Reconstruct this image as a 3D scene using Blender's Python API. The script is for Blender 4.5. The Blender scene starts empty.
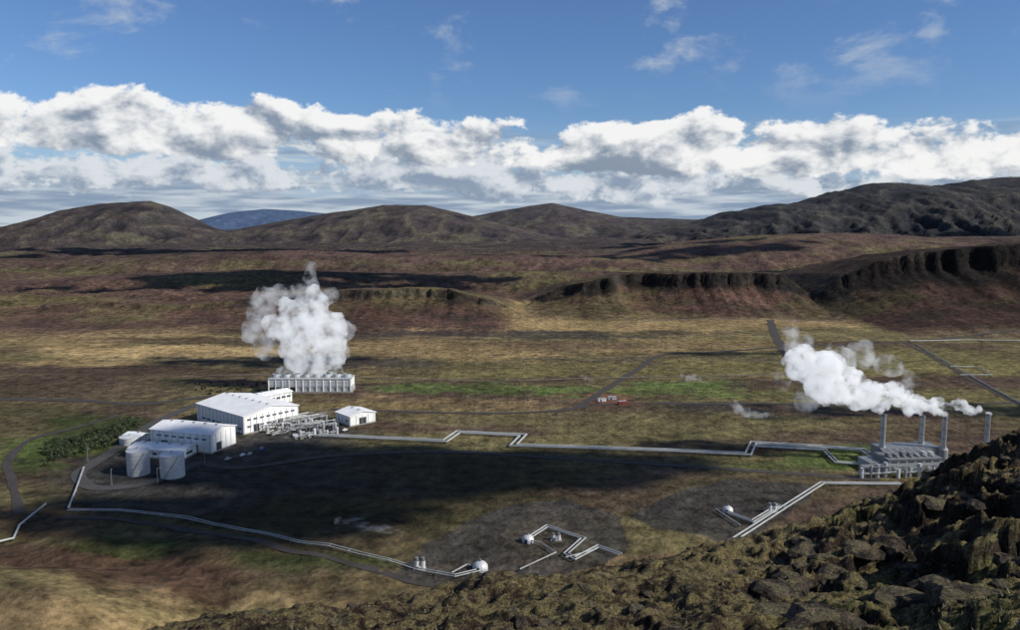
import bpy, math, random, time
import numpy as np
from mathutils import Vector, Matrix
random.seed(7); rng=np.random.default_rng(7)
scene=bpy.context.scene
scene.view_settings.view_transform='Standard'; scene.view_settings.look='None'; scene.view_settings.exposure=0

# ------------------------------------------------------------------ viewpoint
EYE=150.0; F=793.0; TH=math.atan((315-222)/F)
CT,ST=math.cos(TH),math.sin(TH)
cam_d=bpy.data.cameras.new("camera"); cam=bpy.data.objects.new("camera",cam_d)
scene.collection.objects.link(cam); scene.camera=cam
cam.location=(0,0,EYE); cam.rotation_euler=(math.pi/2-TH,0,0)
cam_d.lens=28; cam_d.sensor_width=36; cam_d.clip_start=0.3; cam_d.clip_end=60000

def slope(px,py):
    a=(px-510)/F; b=(315-py)/F; k=CT+b*ST
    return a/k,(b*CT-ST)/k
def pixel_to_ground(px,py,z=0.0):
    "image pixel -> site coordinates on the valley floor"
    sx,sz=slope(px,py); d=(z-EYE)/sz  # view ray through the image pixel, cut with the level plane at z
    return sx*d,d

# ------------------------------------------------------------------ noise
_a=np.arange(1024)*(2*math.pi/1024); GC=np.cos(_a); GS=np.sin(_a)
def noise2(x,y,seed=0):
    x=np.asarray(x,float); y=np.asarray(y,float)
    xi=np.floor(x).astype(np.int64); yi=np.floor(y).astype(np.int64)
    fx=x-xi; fy=y-yi
    u=fx*fx*fx*(fx*(fx*6-15)+10); v=fy*fy*fy*(fy*(fy*6-15)+10)
    def g(ix,iy,dx,dy):
        h=(ix*374761393+iy*668265263+seed*974634777)&0xffffffff
        h=((h^(h>>13))*1274126177)&0xffffffff
        h=(h^(h>>16))&1023
        return GC[h]*dx+GS[h]*dy
    n00=g(xi,yi,fx,fy); n10=g(xi+1,yi,fx-1,fy); n01=g(xi,yi+1,fx,fy-1); n11=g(xi+1,yi+1,fx-1,fy-1)
    return (n00*(1-u)+n10*u)*(1-v)+(n01*(1-u)+n11*u)*v
def fbm(x,y,o=5,seed=0,r=0.5):
    s=0;a=1;t=0
    for i in range(o):
        s=s+a*noise2(x,y,seed+i*17); t+=a; a*=r; x=x*2.03+7.1; y=y*2.03+3.3
    return s/t*1.6
def ridged(x,y,o=5,seed=0,r=0.5):
    s=0;a=1;t=0
    for i in range(o):
        s=s+a*(1-np.abs(noise2(x,y,seed+i*17))*2); t+=a; a*=r; x=x*2.03+7.1; y=y*2.03+3.3
    return s/t
def sm(a,b,x):
    t=np.clip((x-a)/(b-a),0,1); return t*t*(3-2*t)

# ------------------------------------------------------------------ terrain height
RIDGES=[
 (14000,[(150,232),(180,228),(205,220),(235,212),(265,209),(300,211),(330,214),(380,220),(450,226),(520,232)],2500,2500,'far'),
 (4300,[(-300,236),(-150,240),(0,231),(35,222),(65,210),(100,204),(150,201),(170,207),(195,221),(225,234),(300,248)],1100,900,'hill'),
 (4800,[(180,246),(240,229),(300,218),(350,210),(385,205),(425,205),(455,212),(490,221),(540,234),(600,244)],1400,1200,'hill'),
 (6200,[(380,236),(430,226),(470,217),(500,211),(530,206),(552,203),(580,209),(620,217),(680,219),(760,222),(840,226)],1900,1500,'hill'),
 (5000,[(600,240),(690,224),(722,213),(755,207),(800,202),(830,192),(870,184),(900,183),(925,186),(955,182),(1000,178),(1060,177),(1200,184),(1400,190)],2000,1500,'mtn'),
 (2700,[(560,262),(640,248),(700,240),(760,235),(850,233),(930,237),(1020,236),(1200,230)],700,1200,'hill'),
 (2350,[(-600,262),(-200,258),(50,259),(180,253),(300,250),(420,256),(520,254),(640,258),(720,270)],420,700,'hill'),
 (1800,[(-600,288),(-200,282),(0,281),(130,274),(260,270),(400,274),(520,271),(600,272),(700,278),(800,298)],320,520,'hill'),
 (1400,[(470,322),(500,312),(530,300),(570,285),(620,276),(720,272),(785,274),(806,290),(822,312),(840,330)],160,600,'cliff'),
 (1380,[(780,330),(800,308),(820,292),(845,276),(880,262),(920,254),(960,249),(1020,243),(1200,236),(1400,234)],360,900,'cliff'),
 (1290,[(-600,310),(-200,308),(0,309),(80,304),(180,306),(260,298),(330,292),(400,289),(455,291),(490,299),(520,310),(550,322),(590,336)],230,420,'cliff'),
 (255,[(-400,540),(-150,560),(0,582),(60,598),(130,628),(220,680)],110,80,'near'),
]
RR=[]
for D,prof,wf,wb,k in RIDGES:
    xs=[];zs=[]
    for px,py in prof:
        sx,sz=slope(px,py); xs.append(sx*D); zs.append(EYE+sz*D)
    RR.append((D,np.array(xs),np.array(zs),wf,wb,k))
MASK={}
def upland_start(x,y):
    return 1000+330*sm(-.35,0.02,x/np.maximum(y,1))+90*fbm(x/220,x*0+1.7,3,9)
def terrain(X,Y,masks=False):
    shp=np.shape(X)
    X=np.asarray(X,float).ravel(); Y=np.asarray(Y,float).ravel()
    Z=0.45*fbm(X/70,Y/70,3,5)
    i=np.where(Y>700)[0]; x=X[i];y=Y[i]
    t=sm(0,420,y-upland_start(x,y))
    roll=8+13*fbm(x/300,y/260,5,11)+24*(ridged(x/230,y/130,6,23,.58)-.45)
    Z[i]+=t*np.maximum(roll,-2)+sm(1500,4200,y)*38
    i=np.where(Y<480)[0]; x=X[i];y=Y[i]
    Z[i]+=sm(470,330,y)*sm(0.0,-0.25,x/np.maximum(y,1))*(4*fbm(x/45,y/45,5,77)+2)
    crag=np.zeros_like(Z);talus=np.zeros_like(Z);gul=np.zeros_like(Z)
    for D,xs,zs,wf,wb,k in RR:
        i=np.where((Y>D-wf*1.5-40)&(Y<D+wb*1.5+40)&(X>xs[0]-1)&(X<xs[-1]+1))[0]
        if len(i)==0: continue
        x=X[i];y=Y[i];z=Z[i]
        crest=np.interp(x,xs,zs)
        if k=='cliff':
            Dn=D+60*fbm(x/160,y*0+3.1,3,int(D))+26*ridged(x/34,y/400,3,int(D)+5)-10
            s=Dn-y
            f=np.interp(s/wf,[-5,0,0.05,0.10,0.45,1.0],[1,1,0.68,0.60,0.25,0.0])
            bk=sm(1,0,np.clip(-s/wb,0,1))
            c=np.where(s>0,f,bk)
            n=9*(ridged(x/22,y/70,5,8,.58)-.5)*np.where(s>0,1,0)
            zr=crest*c+(3*fbm(x/60,y/60,4,31)+n)*c*sm(-2,15,crest)
            on=sm(-4,2,zr-z)*sm(3,22,crest)
            brk=1.0 if D!=1290 else sm(-.15,.2,fbm(x/120,y*0,3,66))*.9
            w2=.24 if D!=1380 else .34
            cg=on*brk*sm(-.06,-.01,s/wf)*sm(w2,w2*.4,s/wf+.2*fbm(x/40,y/40,4,55))
            tl=on*(s>-5)*sm(.03,.12,s/wf)*sm(1.15,.75,s/wf)
            crag[i]=np.maximum(crag[i]*(1-on),cg); talus[i]=np.maximum(talus[i]*(1-on),tl)
        else:
            s=(D-y)
            ws=0.14 if k!='near' else 0.1
            s=s+wf*ws*fbm(x/(wf*.35),y/(wf*.5),4,int(D))*np.clip(np.abs(s)/wf*3,0,1)
            c=np.where(s>0,np.clip(1-s/wf,0,1),np.clip(1+s/wb,0,1))
            c=c*c*(3-2*c)*0.5+c*0.5
            zr=crest*c
            wx=.10 if k=='mtn' else .13
            g=ridged(x/(wf*wx),y/(wf*.30),6,int(D)+3,.58)-.55
            am={'far':40,'hill':55 if D>3000 else 22,'mtn':150,'near':2}[k]
            zr=zr+g*am*np.clip(1-c,0,1)*np.clip(c*3,0,1)+(.13 if k!='mtn' else .16)*am*g*c
            if k in('hill','mtn'): gul[i]=np.where(zr>z,g,gul[i])
        Z[i]=np.maximum(z,zr)
    if masks: MASK.update(crag=crag,talus=talus,gul=gul)
    return Z.reshape(shp)
gx0,gx1,gy0,gy1,gs=-900.,1200.,230.,1350.,4.0
GX,GY=np.meshgrid(np.arange(gx0,gx1+gs,gs),np.arange(gy0,gy1+gs,gs)); GZ=terrain(GX,GY)
def gz(x,y):
    fx=min(max((x-gx0)/gs,0),GZ.shape[1]-1.001); fy=min(max((y-gy0)/gs,0),GZ.shape[0]-1.001)
    i,j=int(fx),int(fy); a,b=fx-i,fy-j
    return float((GZ[j,i]*(1-a)+GZ[j,i+1]*a)*(1-b)+(GZ[j+1,i]*(1-a)+GZ[j+1,i+1]*a)*b)

# ------------------------------------------------------------------ materials
def mat_new(name):
    m=bpy.data.materials.new(name); m.use_nodes=True
    return m,m.node_tree.nodes,m.node_tree.links,m.node_tree.nodes["Principled BSDF"]
def simple(name,col,rough=.6,metal=0,var=.15,scale=1.0,bump=0,ribs=0):
    m,N,L,B=mat_new(name)
    tc=N.new('ShaderNodeTexCoord'); no=N.new('ShaderNodeTexNoise')
    no.inputs['Scale'].default_value=scale; no.inputs['Detail'].default_value=5; no.inputs['Roughness'].default_value=.65
    L.new(tc.outputs['Object'],no.inputs['Vector'])
    mr=N.new('ShaderNodeMapRange'); mr.inputs[1].default_value=.3; mr.inputs[2].default_value=.7
    mr.inputs[3].default_value=1-var; mr.inputs[4].default_value=1+var*.4
    L.new(no.outputs[0],mr.inputs[0])
    vm=N.new('ShaderNodeVectorMath'); vm.operation='SCALE'; vm.inputs[0].default_value=col[:3]
    L.new(mr.outputs[0],vm.inputs['Scale']); L.new(vm.outputs[0],B.inputs['Base Color'])
    B.inputs['Roughness'].default_value=rough; B.inputs['Metallic'].default_value=metal
    if bump or ribs:
        bp=N.new('ShaderNodeBump'); bp.inputs['Strength'].default_value=.6; bp.inputs['Distance'].default_value=bump or .15
        if ribs:
            wv=N.new('ShaderNodeTexWave'); wv.inputs['Scale'].default_value=ribs; wv.bands_direction='DIAGONAL'
            mp=N.new('ShaderNodeMapping'); mp.inputs['Scale'].default_value=(1,1,0)
            L.new(tc.outputs['Object'],mp.inputs[0]); L.new(mp.outputs[0],wv.inputs[0]); L.new(wv.outputs[0],bp.inputs['Height'])
        else: L.new(no.outputs[0],bp.inputs['Height'])
        L.new(bp.outputs[0],B.inputs['Normal'])
    return m
M={}
M['white']=simple('white_cladding',(.80,.80,.78),.5,0,.16,.25,ribs=.5)
M['roof']=simple('white_roof',(.82,.82,.81),.45,0,.14,.12,ribs=.4)
M['grey']=simple('grey_cladding',(.22,.23,.235),.55,0,.25,.3,ribs=.6)
M['lgrey']=simple('light_grey_steel',(.38,.40,.41),.5,0,.25,.4)
M['tank']=simple('tank_steel',(.58,.59,.59),.45,.1,.18,.3)
M['pipe']=simple('aluminium_cladding',(.42,.43,.41),.45,.2,.3,.15)
M['dark']=simple('dark_opening',(.035,.04,.045),.5,0,.2,1)
M['glass']=simple('window_glass',(.05,.07,.09),.12,0,.1,1)
M['conc']=simple('concrete',(.28,.27,.25),.85,0,.25,.5)
M['steel']=simple('stack_steel',(.20,.205,.21),.45,.2,.35,.4)
M['asphalt']=simple('asphalt',(.055,.052,.050),.9,0,.35,.15)
M['gravel']=simple('gravel_track',(.046,.038,.032),.95,0,.5,.12)
M['pale']=simple('pale_gravel_track',(.16,.13,.10),.95,0,.5,.08)
M['red']=simple('red_paint',(.30,.05,.03),.5,0,.2,1)
M['blue']=simple('blue_paint',(.05,.12,.3),.4,0,.1,1)
M['rubber']=simple('rubber',(.02,.02,.02),.8,0,.1,1)

# ------------------------------------------------------------------ mesh builder
class Part:
    def __init__(s): s.v=[];s.f=[];s.m=[];s.mats=[]
    def mi(s,mat):
        if mat not in s.mats: s.mats.append(mat)
        return s.mats.index(mat)
    def add(s,vs,fs,mat):
        o=len(s.v); s.v+=[tuple(v) for v in vs]; k=s.mi(mat)
        for f in fs: s.f.append(tuple(i+o for i in f)); s.m.append(k)
    def box(s,x0,y0,z0,x1,y1,z1,mat):
        vs=[(x0,y0,z0),(x1,y0,z0),(x1,y1,z0),(x0,y1,z0),(x0,y0,z1),(x1,y0,z1),(x1,y1,z1),(x0,y1,z1)]
        s.add(vs,[(0,3,2,1),(4,5,6,7),(0,1,5,4),(1,2,6,5),(2,3,7,6),(3,0,4,7)],mat)
    def tube(s,p0,p1,r0,mat,r1=None,n=10,cap=True):
        r1=r0 if r1 is None else r1
        p0=Vector(p0);p1=Vector(p1); d=(p1-p0).normalized()
        a=Vector((0,0,1)) if abs(d.z)<.9 else Vector((1,0,0))
        e=d.cross(a).normalized(); g=d.cross(e).normalized()
        vs=[];
        for p,r in((p0,r0),(p1,r1)):
            for i in range(n):
                t=2*math.pi*i/n; vs.append(p+e*(r*math.cos(t))+g*(r*math.sin(t)))
        fs=[(i,(i+1)%n,n+(i+1)%n,n+i) for i in range(n)]
        if cap: fs+=[tuple(range(n))[::-1],tuple(range(n,2*n))]
        s.add(vs,fs,mat)
    def ball(s,c,r,mat,n=12,m=8,zs=1.0,half=False):
        vs=[];fs=[]
        lo=0 if half else -math.pi/2
        for j in range(m+1):
            ph=lo+(math.pi/2-lo)*j/m
            for i in range(n):
                t=2*math.pi*i/n
                vs.append((c[0]+r*math.cos(ph)*math.cos(t),c[1]+r*math.cos(ph)*math.sin(t),c[2]+r*math.sin(ph)*zs))
        for j in range(m):
            for i in range(n):
                fs.append((j*n+i,j*n+(i+1)%n,(j+1)*n+(i+1)%n,(j+1)*n+i))
        s.add(vs,fs,mat)
    def mesh(s,name,smooth=False):
        me=bpy.data.meshes.new(name); me.from_pydata(s.v,[],s.f)
        for m in s.mats: me.materials.append(M[m] if isinstance(m,str) else m)
        me.polygons.foreach_set('material_index',s.m)
        me.update()
        if smooth:
            me.shade_smooth()
            try: me.set_sharp_from_angle(angle=math.radians(35))
            except Exception: pass
        return me
def link(o): scene.collection.objects.link(o); return o
class Thing:
    def __init__(s,name): s.name=name; s.parts={}
    def __getitem__(s,k):
        if k not in s.parts: s.parts[k]=Part()
        return s.parts[k]
    def place(s,x=0,y=0,z=0,rot=0,smooth=True):
        if len(s.parts)==1:
            k,p=list(s.parts.items())[0]
            o=link(bpy.data.objects.new(s.name,p.mesh(s.name,smooth)))
        else:
            o=link(bpy.data.objects.new(s.name,None))
            for k,p in s.parts.items():
                c=link(bpy.data.objects.new(k,p.mesh(k,smooth))); c.parent=o
        o.location=(x,y,z); o.rotation_euler=(0,0,rot); return o

# ------------------------------------------------------------------ terrain mesh
def grid_mesh(name,X,Y,Z,mat):
    nr,nc=X.shape
    me=bpy.data.meshes.new(name)
    me.vertices.add(nr*nc)
    co=np.stack([X,Y,Z],-1).reshape(-1).astype(np.float32); me.vertices.foreach_set('co',co)
    i=np.arange(nr-1)[:,None]*nc+np.arange(nc-1)[None,:]
    q=np.stack([i,i+1,i+nc+1,i+nc],-1).reshape(-1).astype(np.int32)
    nf=(nr-1)*(nc-1)
    me.loops.add(nf*4); me.loops.foreach_set('vertex_index',q)
    me.polygons.add(nf); me.polygons.foreach_set('loop_start',np.arange(0,nf*4,4,dtype=np.int32))
    me.polygons.foreach_set('loop_total',np.full(nf,4,dtype=np.int32))
    me.update(calc_edges=True); me.shade_smooth()
    me.materials.append(mat)
    return me
def set_col(me,C):
    a=me.color_attributes.new('albedo','FLOAT_COLOR','POINT')
    C4=np.concatenate([C,np.ones((len(C),1))],1).astype(np.float32).reshape(-1)
    a.data.foreach_set('color',C4)
def ground_mat(name,scales,bumpd,lo,hi):
    m,N,L,B=mat_new(name)
    at=N.new('ShaderNodeAttribute'); at.attribute_name='albedo'
    geo=N.new('ShaderNodeNewGeometry')
    cur=at.outputs['Color']; hs=[]
    for sc,l,h,dt in zip(scales,lo,hi,(5,7)):
        no=N.new('ShaderNodeTexNoise'); no.inputs['Scale'].default_value=sc; no.inputs['Detail'].default_value=dt; no.inputs['Roughness'].default_value=.75
        L.new(geo.outputs['Position'],no.inputs['Vector'])
        mr=N.new('ShaderNodeMapRange'); mr.inputs[1].default_value=.33; mr.inputs[2].default_value=.67; mr.inputs[3].default_value=l; mr.inputs[4].default_value=h
        L.new(no.outputs[0],mr.inputs[0])
        vm=N.new('ShaderNodeVectorMath'); vm.operation='SCALE'; L.new(cur,vm.inputs[0]); L.new(mr.outputs[0],vm.inputs['Scale']); cur=vm.outputs[0]
        hs.append(no.outputs[0])
    L.new(cur,B.inputs['Base Color'])
    B.inputs['Roughness'].default_value=.95
    B.inputs['Specular IOR Level'].default_value=.1
    ma=N.new('ShaderNodeMath'); ma.operation='MULTIPLY_ADD'; ma.inputs[1].default_value=4; L.new(hs[0],ma.inputs[0]); L.new(hs[1],ma.inputs[2])
    bp=N.new('ShaderNodeBump'); bp.inputs['Strength'].default_value=1; bp.inputs['Distance'].default_value=bumpd
    L.new(ma.outputs[0],bp.inputs['Height']); L.new(bp.outputs[0],B.inputs['Normal'])
    return m
tm=ground_mat('terrain_ground',[.012,.10],3.2,[.6,.25],[1.4,1.8])
nr,nc=940,760
yv=140*np.exp(np.linspace(0,math.log(17000/140),nr)); uv=np.linspace(-1.0,1.0,nc)
Y=np.repeat(yv[:,None],nc,1); X=uv[None,:]*Y
Z=terrain(X,Y,True)
me=grid_mesh('ground',X,Y,Z,tm)
nrm=np.empty(nr*nc*3,dtype=np.float32); me.vertices.foreach_get('normal',nrm); nz=nrm.reshape(-1,3)[:,2]
x=X.ravel(); y=Y.ravel(); z=Z.ravel()
def C(*c): return np.array(c,float)[None,:]
def mix(a,b,t): t=np.asarray(t)[:,None]; return a*(1-t)+b*t
straw=C(.33,.235,.110); olive=C(.130,.110,.050); brown=C(.086,.058,.040); red=C(.095,.058,.044); dark=C(.026,.024,.021); green=C(.080,.125,.030); moss=C(.165,.145,.055)
rust=C(.115,.066,.042)
nA=fbm(x/260,y/70,4,101); nB=fbm(x/60,y/30,5,102,.6); nC=fbm(x/700,y/400,3,103); nD=fbm(x/25,y/25,5,104,.6)
col=mix(olive,brown,sm(-.3,.3,nA+.5*nB))
col=mix(col,straw,.78*sm(.0,.5,nC-.2*nA+.45*nB))
kx=x/y; PY=222+(EYE*F)/y; PX=510+F*kx
PYw=PY+ 7*nB*np.clip((PY-222)/150,.15,2)+6*nA*np.clip((PY-222)/150,.1,2)+3*nD*np.clip((PY-222)/150,.15,2); PXw=PX+26*nB+22*nA+10*nD
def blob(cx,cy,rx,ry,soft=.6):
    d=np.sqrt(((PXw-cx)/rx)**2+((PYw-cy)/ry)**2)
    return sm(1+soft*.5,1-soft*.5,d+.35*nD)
for (cx,cy,rx,ry,c,a) in [
  (170,353,130,8,straw*1.15,.9),(60,365,90,5,straw,.6),(450,325,150,8,straw*.95,.85),(700,326,180,6,straw*.85,.8),
  (460,350,110,10,straw*.75,.7),(880,335,160,8,olive*1.3,.6),(700,350,120,14,straw*.7,.6),(860,365,200,16,moss*.95,.7),
  (520,372,160,10,moss*.9,.6),(470,392,90,6,green*1.1,.65),(640,392,120,6,green*1.05,.55),(700,386,60,4,green*1.1,.5),
  (430,410,120,8,straw*.65,.6),(650,425,160,9,olive*1.0,.6),(900,400,160,9,moss*.8,.5),
  (60,390,110,12,brown*.85,.8),(90,372,150,5,brown*.7,.7),(20,425,60,22,olive*.7,.8),(350,370,120,6,brown*.7,.5),(560,345,90,5,brown*.8,.5),(900,385,140,5,brown*.8,.5),
  (480,335,200,3,dark*1.8,.7),(330,365,120,4,dark*1.6,.6),(760,408,110,5,dark*2,.7),(650,360,160,3,dark*2,.5),(250,340,160,4,brown*.6,.7),
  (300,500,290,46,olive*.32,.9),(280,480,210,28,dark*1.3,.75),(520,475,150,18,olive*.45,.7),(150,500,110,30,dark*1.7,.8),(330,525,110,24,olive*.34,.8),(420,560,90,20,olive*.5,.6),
  (760,500,110,18,olive*.6,.6),
  (640,548,50,16,olive*.9,.9),(860,462,70,9,green*.8,.7),(790,470,70,8,green*.7,.5),(620,462,60,6,olive*.8,.5),
  (60,535,120,18,olive*.6,.8),(200,570,150,22,olive*.42,.8),(300,585,120,14,green*.42,.6),(70,600,150,45,rust*.70,.85),(20,530,60,18,rust*.8,.6),(190,605,70,20,rust*.6,.6),(110,560,70,9,green*.5,.6),(420,610,200,18,olive*.6,.6),
  (22,458,50,18,green*.75,.8),(95,440,60,22,green*.4,.8),
  (380,545,20,3,C(.26,.25,.23),.7),(345,530,14,3,C(.22,.21,.19),.6),(358,538,10,2,C(.27,.26,.24),.7),
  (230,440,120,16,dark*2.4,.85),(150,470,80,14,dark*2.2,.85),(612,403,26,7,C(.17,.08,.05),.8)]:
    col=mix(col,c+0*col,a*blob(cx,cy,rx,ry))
col=mix(col,dark*1.3,.65*sm(.15,.45,nD)*sm(-.1,.3,nB))
def inpoly(poly,px,py):
    ins=np.zeros(px.shape,bool); n=len(poly)
    for a in range(n):
        x1,y1=poly[a]; x2,y2=poly[(a+1)%n]
        cnd=((y1>py)!=(y2>py))&(px<(x2-x1)*(py-y1)/(y2-y1+1e-9)+x1); ins^=cnd
    return ins
sel=np.where((y<620)&(y>250))[0]
wxn=x[sel]+3.0*nD[sel]+2*fbm(x[sel]/9,y[sel]/9,3,808); wyn=y[sel]+3.5*nD[sel]+2*fbm(x[sel]/9,y[sel]/9,3,809)
padn=.85+.5*fbm(x[sel]/14,y[sel]/14,4,810)
for poly,c in [([(398,576),(428,545),(470,520),(515,503),(565,500),(622,516),(628,548),(600,566),(520,582),(470,592),(430,590)],C(.052,.050,.049)),
               ([(628,516),(680,490),(735,478),(805,484),(812,497),(770,525),(735,548),(700,535),(650,528)],C(.050,.048,.046)),
               ([(220,452),(262,430),(330,420),(352,430),(330,442),(262,462),(222,470)],C(.060,.056,.053)),
               ([(70,478),(110,452),(200,456),(225,470),(180,490),(100,494)],C(.052,.049,.046))]:
    w_=[pixel_to_ground(a,b) for a,b in poly]; ins=inpoly(w_,wxn,wyn)
    k_=sel[ins]; col[k_]=col[k_]*.2+(c*padn[ins][:,None])*.8
ta=MASK['talus']; cr=MASK['crag']
up=np.maximum.reduce([sm(0,160,y-upland_start(x,y)),ta,cr,sm(4,16,z)*sm(950,1050,y)])
n1=fbm(x/330,y/200,4,201); n2=fbm(x/90,y/60,5,202,.6); n3=fbm(x/1200,y/700,3,203)
upc=mix(red,olive*.8,sm(-.1,.4,n1+.3*n2)); upc=mix(upc,straw*.55,.55*sm(.15,.55,n3+.5*n1)*sm(.97,1,nz))
upc=mix(upc,brown*.6,sm(.05,.45,-n3+.5*n2)*.8)
upc=mix(upc,olive*1.05,.5*sm(.15,.5,n2)*sm(.9,.99,nz))
upc=mix(upc,dark*1.4,.6*sm(.1,.45,-n2))
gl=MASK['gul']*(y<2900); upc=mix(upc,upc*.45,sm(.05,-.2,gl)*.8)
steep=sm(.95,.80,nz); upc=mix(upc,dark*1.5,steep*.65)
upc=mix(upc,mix(C(.092,.052,.038),C(.048,.032,.026),sm(-.2,.3,n2)),ta*.85)
upc=mix(upc,olive*.7,ta*.6*sm(.05,.35,n1+.4*n2))
upc=mix(upc,C(.016,.014,.013)+0*upc,cr*.92*sm(-.5,.0,n2))
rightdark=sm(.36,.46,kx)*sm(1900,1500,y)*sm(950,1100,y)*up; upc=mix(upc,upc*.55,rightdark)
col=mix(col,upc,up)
farh=sm(2600,3400,y)
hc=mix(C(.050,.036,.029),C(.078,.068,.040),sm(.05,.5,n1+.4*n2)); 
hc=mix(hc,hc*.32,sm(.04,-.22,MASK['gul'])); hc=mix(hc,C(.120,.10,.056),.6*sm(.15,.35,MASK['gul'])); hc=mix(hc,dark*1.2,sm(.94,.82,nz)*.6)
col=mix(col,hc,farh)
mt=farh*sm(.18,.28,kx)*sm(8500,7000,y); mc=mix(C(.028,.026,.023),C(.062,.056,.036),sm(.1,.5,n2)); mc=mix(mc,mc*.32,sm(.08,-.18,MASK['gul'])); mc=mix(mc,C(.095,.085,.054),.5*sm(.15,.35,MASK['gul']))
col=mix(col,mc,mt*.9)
hz=1-np.exp(-np.maximum(y-1500,0)/32000); col=mix(col,C(.11,.155,.25),hz*.75)  # distance haze painted into the ground colour, stronger with y
fb=sm(9500,11000,y); col=mix(col,C(.066,.10,.17),fb)  # far mountain coloured haze-blue, air painted into its albedo
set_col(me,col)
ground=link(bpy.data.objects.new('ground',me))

# ------------------------------------------------------------------ foreground hillside
eX=[];eE=[]
for px,py in [(-100,760),(60,680),(168,626),(230,614),(300,608),(360,599),(430,594),(480,583),(560,574),(640,560),(700,549),(740,542),(790,528),(830,512),(860,503),(885,492),(905,488),(935,470),(950,457),(975,450),(985,441),(1020,434),(1080,422),(1200,406),(1400,390)]:
    sx,sz=slope(px,py); eX.append(sx); eE.append(-sz)
eX=np.array(eX);eE=np.array(eE)
def hill(x,y):
    u=x/np.maximum(y,2.0); ec=np.interp(u,eX,eE)
    Dc=np.interp(u,[-.45,0,.3,.65,1.2],[26,34,44,62,75])
    s=(Dc-y)/Dc
    E=ec+np.where(s>0,.36*np.abs(s)**1.8,.30*np.abs(s)**1.3)
    zz=EYE-y*E-1.6*np.exp(-np.maximum(y,0)/10)
    rk=sm(.24,.46,u)*sm(12,32,y)
    w=np.clip(y/12,.15,1)
    zz=zz+w*(1.1*fbm(x/9,y/9,4,301)+.85*(ridged(x/3.2,y/3.2,5,302,.58)-.6)+.28*(ridged(x/.9,y/.9,4,303,.62)-.6))
    q=fbm(x/4.2,y/4.2,5,312,.5)
    zz=zz+rk*(1.2*fbm(x/6.5,y/6.5,5,310,.5)+.9*(ridged(x/2.6,y/2.6,5,311,.56)-.6)+1.1*(sm(-.03,.12,q)-.5)-.7)
    return zz
nr2,nc2=720,780
dv=1.5*np.exp(np.linspace(0,math.log(200/1.5),nr2)); u2=np.linspace(-1.0,1.15,nc2)
Y2=np.repeat(dv[:,None],nc2,1); X2=u2[None,:]*(Y2+6)
Z2=np.maximum(hill(X2,Y2),-6)
def hill_mat(name='mossy_hillside',base=None,mossc=(.225,.185,.085)):
    m,N,L,B=mat_new(name)
    geo=N.new('ShaderNodeNewGeometry')
    if base is None:
        at=N.new('ShaderNodeAttribute'); at.attribute_name='albedo'; src=at.outputs['Color']
    else:
        rg=N.new('ShaderNodeRGB'); rg.outputs[0].default_value=(*base,1); src=rg.outputs[0]
    def noi(sc,d=6,r=.7):
        n=N.new('ShaderNodeTexNoise'); n.inputs['Scale'].default_value=sc; n.inputs['Detail'].default_value=d; n.inputs['Roughness'].default_value=r
        L.new(geo.outputs['Position'],n.inputs['Vector']); return n.outputs[0]
    a=noi(1.3,5); b=noi(11,6,.8)
    mr=N.new('ShaderNodeMapRange'); mr.inputs[1].default_value=.35; mr.inputs[2].default_value=.65; mr.inputs[3].default_value=.25; mr.inputs[4].default_value=1.7; L.new(a,mr.inputs[0])
    mr2=N.new('ShaderNodeMapRange'); mr2.inputs[1].default_value=.38; mr2.inputs[2].default_value=.62; mr2.inputs[3].default_value=.2; mr2.inputs[4].default_value=1.8; L.new(b,mr2.inputs[0])
    mm=N.new('ShaderNodeMath'); mm.operation='MULTIPLY'; L.new(mr.outputs[0],mm.inputs[0]); L.new(mr2.outputs[0],mm.inputs[1])
    vm=N.new('ShaderNodeVectorMath'); vm.operation='SCALE'; L.new(src,vm.inputs[0]); L.new(mm.outputs[0],vm.inputs['Scale'])
    sep=N.new('ShaderNodeSeparateXYZ'); L.new(geo.outputs['Normal'],sep.inputs[0])
    ad0=N.new('ShaderNodeMath'); ad0.operation='MULTIPLY'; L.new(sep.outputs[2],ad0.inputs[0]); L.new(a,ad0.inputs[1])
    r0=N.new('ShaderNodeMapRange'); r0.inputs[1].default_value=.44; r0.inputs[2].default_value=.53; r0.inputs[4].default_value=.8; L.new(ad0.outputs[0],r0.inputs[0])
    mm2=N.new('ShaderNodeVectorMath'); mm2.operation='SCALE'; mm2.inputs[0].default_value=mossc; L.new(mr2.outputs[0],mm2.inputs['Scale'])
    mx0=N.new('ShaderNodeMix'); mx0.data_type='RGBA'; L.new(r0.outputs[0],mx0.inputs[0]); L.new(vm.outputs[0],mx0.inputs[6]); L.new(mm2.outputs[0],mx0.inputs[7])
    c=noi(5,4,.8); r=N.new('ShaderNodeMapRange'); r.inputs[1].default_value=.61; r.inputs[2].default_value=.66; L.new(c,r.inputs[0])
    mx=N.new('ShaderNodeMix'); mx.data_type='RGBA'; L.new(r.outputs[0],mx.inputs[0]); L.new(mx0.outputs[2],mx.inputs[6]); mx.inputs[7].default_value=(.26,.24,.20,1)
    L.new(mx.outputs[2],B.inputs['Base Color'])
    B.inputs['Roughness'].default_value=.95; B.inputs['Specular IOR Level'].default_value=.1
    m3=N.new('ShaderNodeMath'); m3.operation='MULTIPLY_ADD'; m3.inputs[1].default_value=.4; L.new(b,m3.inputs[0]); L.new(a,m3.inputs[2])
    bp=N.new('ShaderNodeBump'); bp.inputs['Strength'].default_value=1; bp.inputs['Distance'].default_value=.7
    L.new(m3.outputs[0],bp.inputs['Height']); L.new(bp.outputs[0],B.inputs['Normal'])
    return m
hm=hill_mat()
me2=grid_mesh('hillside',X2,Y2,Z2,hm)
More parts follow.
